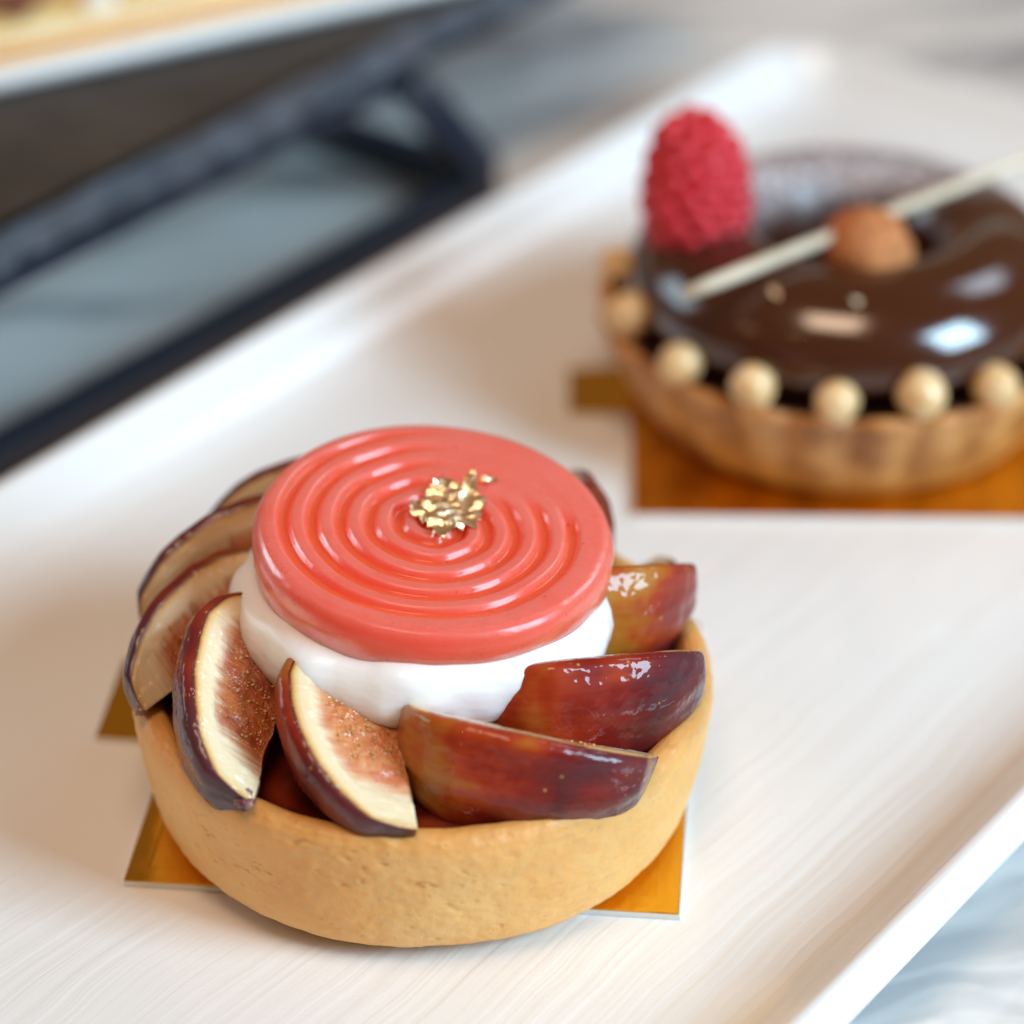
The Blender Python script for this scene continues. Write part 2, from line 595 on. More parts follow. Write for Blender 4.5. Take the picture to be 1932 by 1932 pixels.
rim_prof = [(0.0, .52), (.03, .68), (.09, .80), (.18, .875), (.30, .90), (.40, .865), (.52, .75), (.70, .54), (.95, .33), (1.25, .17), (1.6, .08), (2.0, .03), (2.4, .006), (2.7, 0)]
under = [(0.0, .52), (.04, .36), (.15, .2), (.6, -.1), (1.2, -.45), (1.8, -.75), (2.4, -.97), (2.9, -.985), (3.2, -.985)]
plate = platter('serving_platter', -17, 25.3, -10.14, 7.62, 0, rim_prof, under, M_CERAMIC, 1.6,
                'long white ceramic platter with raised rim and wood grain relief, carrying both tarts', 'platter', None)


# ------------------------------------------------------------------ gold boards
def gold_board(w, d, tab_y0, tab_y1, tab_w, loc, rz, label):
    root = empty('cake_board', loc, rz)
    out = [(0, 0), (w, 0), (w, d), (0, d), (0, tab_y1), (-tab_w, tab_y1 - .12), (-tab_w, tab_y0 + .02), (0, tab_y0)]

    def slab(z0, z1, ins):
        c0 = np.array([w / 2, d / 2])
        pts = []
        n = len(out)
        for i in range(n):
            p, q, r_ = np.array(out[i - 1], float), np.array(out[i], float), np.array(out[(i + 1) % n], float)
            e1 = (q - p) / np.linalg.norm(q - p); e2 = (r_ - q) / np.linalg.norm(r_ - q)
            n1 = np.array([-e1[1], e1[0]]); n2 = np.array([-e2[1], e2[0]])
            m_ = n1 + n2; m_ = m_ / (m_ @ n1)
            pts.append(q + m_ * ins)
        V = [(p[0], p[1], z0) for p in pts] + [(p[0], p[1], z1) for p in pts]
        F = [tuple(reversed(range(n))), tuple(range(n, 2 * n))] + [(i, (i + 1) % n, n + (i + 1) % n, n + i) for i in range(n)]
        return V, F
    v, f = slab(0.005, .075, 0)
    mesh_obj('card', v, f, M_CARD, root, smooth=False)
    v, f = slab(.077, .10, .012)
    bevel(mesh_obj('foil', v, f, M_GOLD, root, smooth=False), .012, 2)
    # embossed border line
    V = []; F = []
    i0, i1 = .30, .36
    r0 = [(i0, i0), (w - i0, i0), (w - i0, d - i0), (i0, d - i0)]
    r1 = [(i1, i1), (w - i1, i1), (w - i1, d - i1), (i1, d - i1)]
    rm = [((a[0] + b[0]) / 2, (a[1] + b[1]) / 2) for a, b in zip(r0, r1)]
    for rr, z in ((r0, .1005), (rm, .1045), (r1, .1005)):
        V += [(x, y, z) for x, y in rr]
    for q in (0, 4):
        for i in range(4):
            F.append((q + i, q + (i + 1) % 4, q + 4 + (i + 1) % 4, q + 4 + i))
    mesh_obj('embossed_border', V, F, M_GOLD, root, smooth=False)
    tag(root, label, 'cake board')
    return root


gold_board(7.63, 7.0, 3.2, 5.35, 1.1, (-4.05, -2.07, 0.005), R(-5.4), 'gold foil cake board with pull tab under the fig tart')
gold_board(9.0, 8.6, 3.3, 5.05, 1.08, (3.27, 7.38, 0.005), R(-1.0), 'gold foil cake board with pull tab under the chocolate tart')

# ------------------------------------------------------------------ fig tart
BZ = .115
fig_tart = empty('fig_tart', (.05, 0, BZ))
tag(fig_tart, 'round fig tart topped with white cream and a coral spiral jelly disc', 'tart')
RH = 2.22   # rim height above board

prof = [(3.46, 1.55), (3.50, 1.85), (3.55, 2.06), (3.62, 2.16), (3.70, 2.20), (3.79, 2.20), (3.88, 2.16), (3.945, 2.07), (3.97, 1.95), (3.965, 1.8), (3.945, 1.6), (3.92, 1.4), (3.89, 1.2), (3.86, 1.0), (3.825, .8), (3.785, .6), (3.735, .42), (3.67, .27), (3.57, .14), (3.45, .06), (3.28, .015), (3.0, 0), (2.0, 0.0)]


def crust_fn(r, th, z, i):
    x, y = math.cos(th), math.sin(th)
    rr = r * 1.018 + .035 * ns(x * 1.6, y * 1.6, z * .5) + .018 * ns(x * 5, y * 5, z * 1.6 + 9)
    k_ = max(0, (z - 1.6) / .6)
    zz = z + k_ * (.05 * ns(x * 2.2, y * 2.2, 4) + .025 * ns(x * 7, y * 7, 1))
    if z < .3: zz = max(0, z + .012 * ns(x * 8, y * 8, 2))
    if z == 0: zz = 0
    return rr, zz


pp = np.array(prof)
arc = np.concatenate([[0], np.cumsum(np.hypot(*np.diff(pp, axis=0).T))])
sa = np.linspace(0, arc[-3], 120)
fine_prof = [(float(np.interp(q, arc, pp[:, 0])), float(np.interp(q, arc, pp[:, 1]))) for q in sa] + prof[-2:]


def crumb_fn(r, th, z, i):
    rr, zz = crust_fn(r, th, z, i)
    if z <= .02: return rr, zz
    x, y = rr * math.cos(th), rr * math.sin(th)
    d = .012 * ns(x, y, z, 4.5) + .009 * ns(x, y, z + 3, 10.0)
    f1 = noise.voronoi(Vector((x * 2.6, y * 2.6, z * 3.4)))[0][0]
    if f1 < .17 and ns(x, y, z, .9) > -.05: d -= .035 * (1 - f1 / .17)
    cr_ = abs(ns(x * 1.5, y * 1.5, z * 3.4 + 20))
    if cr_ < .022 and ns(x, y, z + 9, 1.1) > .16: d -= .028 * (1 - cr_ / .022)
    return rr + d, zz + (d if z > 2.1 else 0)


V, F = lathe(fine_prof, 640, crumb_fn)
mesh_obj('pastry_shell', V, F, M_CRUST, fig_tart)

# jam filling
jp = [(0.0001, 1.98), (1.2, 1.98), (2.4, 1.96), (3.0, 1.95), (3.35, 1.94), (3.5, 1.97), (3.58, 2.04), (3.58, 1.9), (3.4, 1.6), (1, 1.5)]
V, F = lathe(jp, 96, lambda r, th, z, i: (r, z + (.05 * ns(r * math.cos(th), r * math.sin(th), 0, 1.3) if r < 3.4 else .03 * ns(math.cos(th) * 4, math.sin(th) * 4, 0))))
mesh_obj('jam_filling', V, F, M_JAM, fig_tart)

# cream
cp = [(0.0001, 3.68), (1.2, 3.70), (1.9, 3.70), (2.25, 3.67), (2.44, 3.60), (2.56, 3.47), (2.63, 3.30), (2.65, 3.12), (2.62, 2.95), (2.55, 2.78), (2.42, 2.6), (2.25, 2.4), (2.1, 2.1), (2.0, 1.9)]


def cream_fn(r, th, z, i):
    x, y = math.cos(th), math.sin(th)
    kk = min(1, r / 2.2)
    rr = r * (1 + kk * (.030 * ns(x * 1.2, y * 1.2, z * .5 + 3) + .05 * ns(x * 2.6, y * 2.6, z * 1.2) + .022 * ns(x * 6, y * 6, z * 2.5)))
    lob = .12 * max(0, ns(x * 3.1, y * 3.1, 7)) * (1 if z < 3.3 else 0) * (1 if z > 2.5 else .5)
    return rr + lob, z + .08 * kk * ns(x * 2.3, y * 2.3, 11)


V, F = lathe(cp, 160, cream_fn)
mesh_obj('cream', V, F, M_CREAM, fig_tart, loc=(.0, .08, 0))

# jelly disc with the spiral
JR = 2.45; JT = .70
JP = .385


def sm0(a_, b_, v_):
    q = min(1, max(0, (v_ - a_) / (b_ - a_)))
    return q * q * (3 - 2 * q)


def jelly_h(r, th):
    # th: world angle; groove radius grows clockwise from the right-hand side
    s = ((-th) % (2 * PI)) / (2 * PI)
    ph = (r - (1.86 + JP * (s - 1)) + .03 * ns(math.cos(th) * 1.7, math.sin(th) * 1.7, r * .8)) / JP
    env = 1.0
    # the last turn fades out
    rmax = 1.98 + .22 * min(1, s / .45)
    env *= 1 / (1 + math.exp((r - rmax) / .045))
    # the back right is smoothed over
    ang = (math.degrees(th) + 360) % 360
    sm = lambda a_, b_, v_: (lambda q: q * q * (3 - 2 * q))(min(1, max(0, (v_ - a_) / (b_ - a_))))
    q = max(0.0, 1 - r / 1.9)
    back = sm(3 + 30 * q, 16 + 75 * q, ang) * (1 - sm(80, 120, ang))
    if r > 2.0 and ang < 60: back = 1
    env *= 1 - .93 * back
    if r < .12: env *= r / .12
    c_ = math.cos(2 * PI * ph)
    # rounded ridges, narrower grooves
    g = .5 - .5 * c_
    g = sm0(.08, .82, g)
    return env, g


nr, nt = 150, 260
V = []; ht = []
for i in range(nr):
    r = JR * .965 * (i / (nr - 1)) + 1e-4
    for j in range(nt):
        th = 2 * PI * j / nt - PI
        env, g = jelly_h(r, th)
        z = -.085 * env * (1 - g) - .012 * ns(r * math.cos(th), r * math.sin(th), 5, 1.1)
        e_ = max(0, (r - (JR - .22)) / .22)
        z -= .09 * e_ ** 2.2
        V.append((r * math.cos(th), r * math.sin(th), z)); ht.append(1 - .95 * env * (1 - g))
side = [(.988, -.125), (1.0, -.20), (1.006, -.30), (1.004, -.42), (.998, -.60), (.985, -.74), (.955, -.80), (.9, -.82), (.5, -.82), (.0001, -.82)]
for (kq, z) in side:
    for j in range(nt):
        th = 2 * PI * j / nt - PI
        r = JR * kq * (1 + .004 * ns(math.cos(th) * 2, math.sin(th) * 2, z * 2))
        V.append((r * math.cos(th), r * math.sin(th), z + (.02 * ns(math.cos(th) * 3, math.sin(th) * 3, 2) if z < -.5 else 0)))
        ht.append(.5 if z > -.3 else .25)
F = grid_faces(nr + len(side), nt, True)
jelly = mesh_obj('jelly_disc', V, F, M_JELLY, fig_tart, attrs={'ht': ht}, loc=(.19, .20, 4.41 - BZ + .04))
jelly.rotation_euler = (R(4.5), R(4.5), 0)
tag(jelly, 'translucent coral jelly disc with spiral grooves')


# gold leaf: crumpled sheets
def leaf_sheet(name, w, h, parent, loc, rz, amp, seed, nx=40, ny=34, tilt=(0, 0)):
    V = []; idx = {}; F = []
    for i in range(nx):
        for j in range(ny):
            x = (i / (nx - 1) - .5); y = (j / (ny - 1) - .5)
            a = math.atan2(y, x)
            lim = .40 + .13 * ns(math.cos(a) * 1.5, math.sin(a) * 1.5, seed) + .09 * ns(math.cos(a) * 5, math.sin(a) * 5, seed + 3)
            if math.hypot(x, y) > lim: continue
            X, Y = x * w, y * h
            z = amp * (abs(ns(X * 2.3, Y * 2.3, seed + 1)) * 1.2 + .8 * abs(ns(X * 4.4, Y * 4.4, seed + 2)) + .10 * ns(X * 9, Y * 9, seed)) + .03
            idx[(i, j)] = len(V)
            V.append((X + .06 * ns(X * 6, Y * 6, 2), Y + .06 * ns(X * 6, Y * 6, 8), z))
    for i in range(nx - 1):
        for j in range(ny - 1):
            q = [(i, j), (i + 1, j), (i + 1, j + 1), (i, j + 1)]
            if all(p in idx for p in q):
                F.append(tuple(idx[p] for p in q))
    o = mesh_obj(name, V, F, M_LEAF, parent, smooth=True, loc=loc)
    o.rotation_euler = (tilt[0], tilt[1], rz)
    return o


leaf = leaf_sheet('gold_leaf', 1.28, 1.5, jelly, (.18, .34, -.03), R(-12), .20, 21)
leaf_sheet('gold_leaf', .30, .62, jelly, (.42, .78, .06), R(-20), .14, 5, 16, 20, (R(35), R(10)))
leaf_sheet('gold_leaf', .38, .30, jelly, (.72, .98, .0), R(30), .09, 9, 16, 14)

# ------------------------------------------------------------------ fig wedges
FT = np.array([0, .03, .08, .16, .28, .42, .56, .70, .82, .91, .97, 1.0])
FR = np.array([.14, .48, .70, .88, .99, 1.0, .96, .87, .73, .57, .43, .20])


def fig_radius(t):
    return float(np.interp(t, FT, FR))


def smooth_profile():
    ts = np.linspace(0, 1, 400)
    rs = np.interp(ts, FT, FR)
    ker = np.hanning(31); ker /= ker.sum()
    rp = np.concatenate([np.full(15, rs[0] * .75), rs, np.full(15, rs[-1] * .9)])
    rs = np.convolve(rp, ker, 'valid')
    rs = rs * np.sqrt(np.clip(1 - (np.clip(ts - .955, 0, 1) / .045) ** 2, 1e-4, 1))
    rs = rs * np.sqrt(np.clip(1 - (np.clip(.03 - ts, 0, 1) / .03) ** 2, 1e-4, 1))
    return ts, rs


_ts, _rs = smooth_profile()


def fig_wedge(*, tip, dirdeg, pitch, L, RM, th0, th1, seed, col, flat=1.0, yaw_bend=0.0, label=None, seeds=0, ripe=.6, stem=0.0):
    """tip = stem end (cm, tart space); axis runs inwards from it. th0..th1 = sector (deg), 0 = to the right of the
    inside->tip direction, + = up."""
    root = empty('fig_wedge')
    root.parent = fig_tart
    root.rotation_mode = 'XYZ'
    # local: X from blossom (0) to stem (L), -Y right-hand side, Z up
    Mx = Matrix.Rotation(R(dirdeg), 4, 'Z') @ Matrix.Rotation(R(pitch), 4, 'Y')
    tipv = Vector(tip)
    org = tipv - (Mx @ Vector((L, 0, 0)))
    root.matrix_local = Matrix.Translation(org * CM) @ Mx
    NTT = 72
    tt = [(1 - math.cos(PI * i / (NTT - 1))) / 2 * .5 + .5 * i / (NTT - 1) for i in range(NTT)]
    nf, na, ncn = 22, 30, 5

    def profile_pts(t):
        """closed cross-section: list of (y,z,kind,u,a,ph)"""
        rr = RM * float(np.interp(t, _ts, _rs))
        rad = []
        for j in range(na):
            s = j / (na - 1)
            ph = th1 + (th0 - th1) * s
            wob = 1 + .05 * ns(math.cos(R(ph)) * 1.3, math.sin(R(ph)) * 1.3, t * 2.2 + seed) + .022 * ns(ph * .05, t * 6, seed + 4) + .012 * math.sin(R(ph) * 9 + seed)
            rad.append((ph, rr * wob))
        return rr, rad
    skinV = []; sk_t = []; sk_a = []; sk_ph = []
    flV = []; fl_t = []; fl_w = []; fl_tl = []
    cr = .15   # corner rounding (cm)
    for t in tt:
        rr, rad = profile_pts(t)
        x = t * L
        bend = yaw_bend * math.sin(PI * t)
        ax_y = 0.10 * rr * ns(t * 3, seed, 0)
        crr = min(cr, rr * .25)
        # skin strip with rounded corners
        row = []
        for q in range(ncn):      # upper corner: from cut face round to the arc
            s = (q + 1) / (ncn + 1)
            ph, r_ = rad[0]
            ang = crr / max(r_, .05)
            r2 = r_ - crr * (1 - math.sin(s * PI / 2))
            pa = R(ph) - ang * (1 - math.cos(s * PI / 2))
            row.append((r2 * math.cos(pa), r2 * math.sin(pa), 0.0, ph))
        for j, (ph, r_) in enumerate(rad):
            ang = crr / max(r_, .05)
            s = j / (na - 1)
            pa = R(ph) - ang * (1 - 2 * s)
            row.append((r_ * math.cos(pa), r_ * math.sin(pa), s, ph))
        for q in range(ncn):
            s = 1 - (q + 1) / (ncn + 1)
            ph, r_ = rad[-1]
            ang = crr / max(r_, .05)
            r2 = r_ - crr * (1 - math.sin(s * PI / 2))
            pa = R(ph) + ang * (1 - math.cos(s * PI / 2))
            row.append((r2 * math.cos(pa), r2 * math.sin(pa), 1.0, ph))
        for (cy, cz, a_, ph) in row:
            # cy = distance toward the right-hand side (-Y)
            skinV.append((x, -cy + bend, cz * flat))
            sk_t.append(t); sk_a.append(a_); sk_ph.append(R(ph) + seed)
        # flesh: face A (upper) out->in, then face B in->out
        ca = row[0]; cb = row[-1]
        bev = min(1.0, t / .10) * min(1.0, (1 - t) / .08)
        for fi, (cy, cz, a_, ph) in enumerate((ca, cb)):
            for q in range(nf):
                u = 1 - q / (nf - 1) if fi == 0 else q / (nf - 1)
                y_, z_ = cy * u, cz * u
                dep = (1 - u) * rr
                wd = min(dep, .55 + 0 * dep) if False else dep
                we = min(t * L * 1.2 + .04, (1 - t) * L * .55 + .02)
                wv_ = wd if wd < we else we + (wd - we) * .15
                # pulp relief along the face normal
                nA = Vector((0, math.sin(R(ph)), math.cos(R(ph)))) if fi == 0 else Vector((0, -math.sin(R(ph)), -math.cos(R(ph))))
                rel = 0
                if wv_ > .35:
                    kk = min(1, (wv_ - .35) / .3) * bev
                    rel = kk * (.07 * ns(x * 2.1, u * rr * 2.1, seed + fi) + .045 * ns(x * 6, u * rr * 6, seed + 2) - .05)
                elif wv_ > .06:
                    rel = .02 * bev * ns(x * 2, u * 2, seed + 6) + .02
                flV.append((x, -y_ + bend + nA.y * rel, (z_ + nA.z * rel) * flat))
                fl_t.append(t); fl_w.append(wv_); fl_tl.append(x)
    m = na + 2 * ncn
    Fs = grid_faces(NTT, m, False)
    # end caps
    skin = mesh_obj('skin', skinV + [], Fs + [tuple(range(m)), tuple(reversed(range((NTT - 1) * m, NTT * m)))], M_SKIN, root,
                    attrs={'t': sk_t, 'a': sk_a, 'ph': sk_ph})
    m2 = 2 * nf
    Ff = grid_faces(NTT, m2, False, flip=True)
    flesh = mesh_obj('flesh', flV, Ff, M_FLESH, root, attrs={'t': fl_t, 'w': fl_w, 'tl': fl_tl})
    skin.color = (*col, ripe)
    flesh.color = (*col, 1)
    # seeds bedded in the pulp of the upper cut face
    if seeds:
        r_ = random.Random(int(seed * 10))
        V = []; F = []
        base = [(1, 0, 0), (-1, 0, 0), (0, 1, 0), (0, -1, 0), (0, 0, 1), (0, 0, -1)]
        octf = [(0, 2, 4), (2, 1, 4), (1, 3, 4), (3, 0, 4), (2, 0, 5), (1, 2, 5), (3, 1, 5), (0, 3, 5)]
        n_done = 0
        while n_done < seeds:
            i = r_.randrange(8, NTT - 8); q = r_.randrange(2, nf - 1)
            p = flV[i * m2 + q]
            if fl_w[i * m2 + q] < .5 + .15 * r_.random(): continue
            n_done += 1
            a_ = r_.random() * PI; sz = .022 + .032 * r_.random() ** 2
            o0 = len(V)
            for b in base:
                bx, by = b[0] * 1.5 * sz, b[1] * sz
                V.append((p[0] + bx * math.cos(a_) - by * math.sin(a_), p[1] + bx * math.sin(a_) + by * math.cos(a_), p[2] + b[2] * sz * .7 + .012))
            F += [tuple(o0 + g_ for g_ in fc) for fc in octf]
        so = mesh_obj('seeds', V, F, M_SEED, root)
        so['kind'] = 'stuff'
        sub = so.modifiers.new('round', 'SUBSURF'); sub.levels = 1; sub.render_levels = 1
    if stem:
        V = []; K = 8; n_ = 16
        for i in range(K):
            s_ = i / (K - 1)
            for j in range(n_):
                a_ = 2 * PI * j / n_
                rr = stem * (1.0 - .35 * s_ + .45 * ns(math.cos(a_) * 2, math.sin(a_) * 2, s_ * 3 + seed)) * (.55 if i == K - 1 else 1)
                V.append((L * (.95 + .07 * s_) + .05 * ns(a_, s_, 3), -.09 * RM * (1 - s_ * .4) + rr * math.cos(a_) * 1.3, -.04 + rr * math.sin(a_)))
        mesh_obj('stem', V, grid_faces(K, n_, True) + [tuple(reversed(range(n_))), tuple(range((K - 1) * n_, K * n_))], M_STEM, root)
    if label: root['label'] = label
    return root


# tip position, direction of the stem end, pitch (+ = stem end lower), length, radius, sector, seed, (dark, orange, browned)
FIGS = [
    dict(tip=(.02, -3.95, 2.34), dirdeg=-82, pitch=19, L=3.2, RM=1.62, th0=-86, th1=17, seed=1.3, col=(.10, 1.0, .0), seeds=150, ripe=.62,
         label='fig wedge with orange pulp and its cut face turned up'),
    dict(tip=(-2.12, -3.38, 2.34), dirdeg=-101, pitch=13, L=3.4, RM=1.56, th0=-76, th1=36, seed=4.1, col=(.35, .25, .0), seeds=130, ripe=.7, stem=.13,
         label='fig wedge with dark red pulp and a purple stem tip on the rim'),
    dict(tip=(-3.72, -1.45, 2.40), dirdeg=-134, pitch=8, L=3.2, RM=1.28, th0=-44, th1=44, seed=7.7, stem=.08, col=(.5, .1, .55), seeds=80,
         label='browned fig wedge lying against the shell rim'),
    dict(tip=(-3.9, .25, 2.42), dirdeg=-158, pitch=8, L=3.3, RM=1.42, th0=-40, th1=56, seed=11.2, col=(.6, .1, .6), seeds=60,
         label='browned fig wedge with pale rind'),
    dict(tip=(-3.25, 2.25, 2.50), dirdeg=-178, pitch=6, L=3.1, RM=1.36, th0=-45, th1=55, seed=14.9, col=(.5, .1, .7)),
    dict(tip=(-1.9, 3.4, 2.42), dirdeg=152, pitch=6, L=3.1, RM=1.25, th0=-50, th1=45, seed=17.1, col=(.5, .1, .7)),
    dict(tip=(.0, 4.0, 2.90), dirdeg=108, pitch=4, L=3.1, RM=1.36, th0=-55, th1=48, seed=19.4, col=(.5, .1, .6)),
    dict(tip=(1.75, 3.8, 2.72), dirdeg=78, pitch=4, L=3.1, RM=1.32, th0=-50, th1=48, seed=23.8, col=(.4, .1, .5)),
    dict(tip=(3.40, 2.75, 2.15), dirdeg=48, pitch=5, L=2.9, RM=1.0, th0=-60, th1=25, seed=26.6, col=(.1, .2, .4)),
    dict(tip=(3.78, 1.55, 2.74), dirdeg=14, pitch=3, L=3.0, RM=1.58, th0=-72, th1=38, seed=41.9, col=(.0, .3, .2), ripe=.28,
         label='fig wedge with amber orange skin and a purple end'),
    dict(tip=(3.82, -.38, 2.58), dirdeg=13, pitch=2, L=3.4, RM=1.56, th0=-72, th1=40, seed=29.9, col=(.03, .3, .2), ripe=.68,
         label='fig wedge with glossy red purple skin turned outward'),
    dict(tip=(3.16, -2.45, 2.38), dirdeg=-9, pitch=9, L=3.5, RM=1.50, th0=-74, th1=33, seed=33.3, col=(.0, .4, .1), seeds=30, ripe=.62,
         label='large fig wedge with amber to purple skin along the front rim'),
]
for fg in FIGS:
    fig_wedge(**fg)


def blob(r, seed, sx=1, sy=1, sz=1, n=14):
    V, F = [], []
    for i in range(n + 1):
        a = PI * i / n
        for j in range(2 * n):
            b = 2 * PI * j / (2 * n)
            x, y, z = math.sin(a) * math.cos(b), math.sin(a) * math.sin(b), math.cos(a)
            q = r * (1 + .12 * ns(x * 1.5, y * 1.5, z * 1.5 + seed))
            V.append((x * q * sx, y * q * sy, z * q * sz))
    return V, grid_faces(n + 1, 2 * n, True, flip=True)


# ------------------------------------------------------------------ chocolate tart
CT = (7.05, 11.3)
choc = empty('chocolate_tart', (CT[0], CT[1], BZ))
tag(choc, 'fluted tart with a glossy dark chocolate ring, crisp pearls and a raspberry', 'tart')
NFL = 25


def flute(r, th, z, i):
    k_ = min(1, max(0, (z - .1) / 1.0))
    fl = abs(math.cos(th * NFL / 2))
    rr = r * (1 + (.055 * (fl - .5) if i >= 4 else .02 * (fl - .5)) * k_)
    rr += .03 * ns(math.cos(th) * 3, math.sin(th) * 3, z)
    zz = z + (.12 * (fl - .5) * k_ if 2 <= i <= 7 else 0)
    return rr, zz


p2 = [(2.9, 1.4), (3.7, 1.6), (3.92, 1.74), (4.02, 1.85), (4.12, 1.90), (4.20, 1.86), (4.22, 1.77), (4.16, 1.6), (4.05, 1.35), (3.92, 1.05), (3.78, .75), (3.62, .42), (3.45, .14), (3.35, .03), (3.2, 0), (1, 0)]
V, F = lathe(p2, 260, flute)
mesh_obj('fluted_shell', V, F, M_CRUST2, choc)
V, F = lathe([(0.0001, 1.78), (3, 1.78), (3.7, 1.76), (3.98, 1.72), (3.9, 1.6), (2, 1.5)], 96)
mesh_obj('ganache_filling', V, F, M_GANACHE, choc)
# chocolate ring: egg-shaped section swept around
V = []; nmaj, nmin = 128, 48
for i in range(nmaj):
    th = 2 * PI * i / nmaj
    for j in range(nmin):
        ph = 2 * PI * j / nmin
        cr_, sr_ = math.cos(ph), math.sin(ph)
        a_ = 1.58 if cr_ > 0 else .90
        rr = 2.2 + a_ * abs(cr_) ** .9 * (1 if cr_ > 0 else -1)
        zz = 2.34 + (1.25 if sr_ > 0 else .66) * sr_
        V.append((rr * math.cos(th), rr * math.sin(th), zz))
V = [V[i * nmin + j] for i in range(nmaj) for j in range(nmin)]
F = []
for i in range(nmaj):
    for j in range(nmin):
        a_ = i * nmin + j; b_ = i * nmin + (j + 1) % nmin
        c_ = ((i + 1) % nmaj) * nmin + (j + 1) % nmin; d_ = ((i + 1) % nmaj) * nmin + j
        F.append((a_, d_, c_, b_))
ring_o = mesh_obj('chocolate_ring', V, F, M_CHOC, choc)
for q_, (x, y, z) in enumerate([(-1.51, -2.66, 3.42), (-.24, -3.0, 3.43)]):
    leaf_sheet('gold_leaf', .26, .34, choc, (x, y, z), .7 * q_, .10, 31 + q_, 14, 14, (R(38), 0))
tag(ring_o, 'glossy dark chocolate ring dusted with sugar at the back')

# crisp pearls on the rim
pv, pf = blob(.385, 3, n=10)
first = None
for q, ang in enumerate([171, 197, 221, 242, 262, 282, 302, 322, 343, 4]):
    rr = 3.96
    if first is None:
        first = mesh_obj('crisp_pearl', pv, pf, M_PEARL, choc)
        o = first
    else:
        o = first.copy(); COL.objects.link(o); o.parent = choc
    o.location = (rr * math.cos(R(ang)) * CM, rr * math.sin(R(ang)) * CM, (2.16 + .08 * math.sin(ang * 1.7)) * CM)
    s_ = 1 + .07 * math.sin(ang * 2.3)
    o.scale = (s_, s_, s_)
    o.rotation_euler = (ang, ang * .7, 0)

# raspberry, standing on its opening
rb = empty('raspberry'); rb.parent = choc
rb.location = (-2.62 * CM, -.15 * CM, 3.0 * CM)
rb.rotation_euler = (R(-4), R(-3), 0)
tag(rb, 'red raspberry standing upright on the chocolate ring')


def rasp_r(t):   # t 0 bottom .. 1 tip
    return .97 * (max(0.0, 1 - ((t - .38) / .66) ** 2.0) ** .5 if t > .38 else (1 - .20 * ((.38 - t) / .38) ** 2))


RHt = 2.38
core = [(.001, RHt * .97)] + [(max(.01, rasp_r(t) * .90), RHt * t * .97) for t in np.linspace(.985, .02, 22)] + [(.2, 0)]
V, F = lathe(core, 40)
mesh_obj('core', V, F, M_RASP, rb)
dv, df = blob(.19, 8, n=8)
first = None
ND = 96
# even spread over the berry: area-weighted heights, golden-angle turns
ts_ = np.linspace(.02, .995, 400)
wts = np.array([rasp_r(t) + .05 for t in ts_]) * np.hypot(1, np.gradient([rasp_r(t) for t in ts_], ts_) / RHt)
cum = np.cumsum(wts); cum /= cum[-1]
for q in range(ND):
    t_ = float(np.interp((q + .5) / ND, cum, ts_))
    r_ = rasp_r(t_) * .825
    th = q * 2.399963 + random.uniform(-.06, .06)
    o = mesh_obj('drupelet', dv, df, M_RASP, rb) if first is None else first.copy()
    if first is None: first = o
    else:
        COL.objects.link(o); o.parent = rb
    o.location = (r_ * math.cos(th) * CM, r_ * math.sin(th) * CM, RHt * t_ * .97 * CM)
    s_ = random.uniform(.94, 1.08)
    o.scale = (s_, s_, s_)

# cocoa ball and white chocolate stick
v, f = blob(.78, 5, n=18)
mesh_obj('cocoa_ball', v, f, M_COCOA, choc, loc=(.12, -1.32, 3.52))


def rod(p, q, r, n=16, seed=0):
    p, q = Vector(p), Vector(q)
    d = (q - p).normalized(); s = d.cross(Vector((0, 0, 1))).normalized(); u = s.cross(d)
    V = []; K = 16
    for i in range(K):
        t = i / (K - 1)
        for j in range(n):
            a = 2 * PI * j / n
            rr = r * (1 + .12 * ns(t * 4, math.cos(a), math.sin(a) + seed)) * (.8 if i in (0, K - 1) else 1)
            V.append(p + (q - p) * t + (s * math.cos(a) + u * math.sin(a)) * rr)
    return V, grid_faces(K, n, True) + [tuple(reversed(range(n))), tuple(range((K - 1) * n, K * n))]


v, f = rod((-3.0, -3.15, 3.68), (4.2, 1.72, 4.20), .115)
so = mesh_obj('white_chocolate_stick', v, f, M_STICK, choc)

# ------------------------------------------------------------------ riser stand with slate
FN = -12.4       # across-coordinate of the front foot bar
SB, ST = 2.58, 3.22


def P3(u, n, z):
    x, y = un2xy(u, n)
    return (x, y, z)


stand = empty('riser_frame', P3(0, -19, TABLE_Z))
stand_w = Matrix.Translation(Vector(stand.location)).inverted()


def part(name, vf, mat, parent, smooth=False):
    o = mesh_obj(name, vf[0], vf[1], mat, None, smooth)
    o.parent = parent
    o.matrix_parent_inverse = Matrix.Translation(Vector(parent.location)).inverted()
    return o


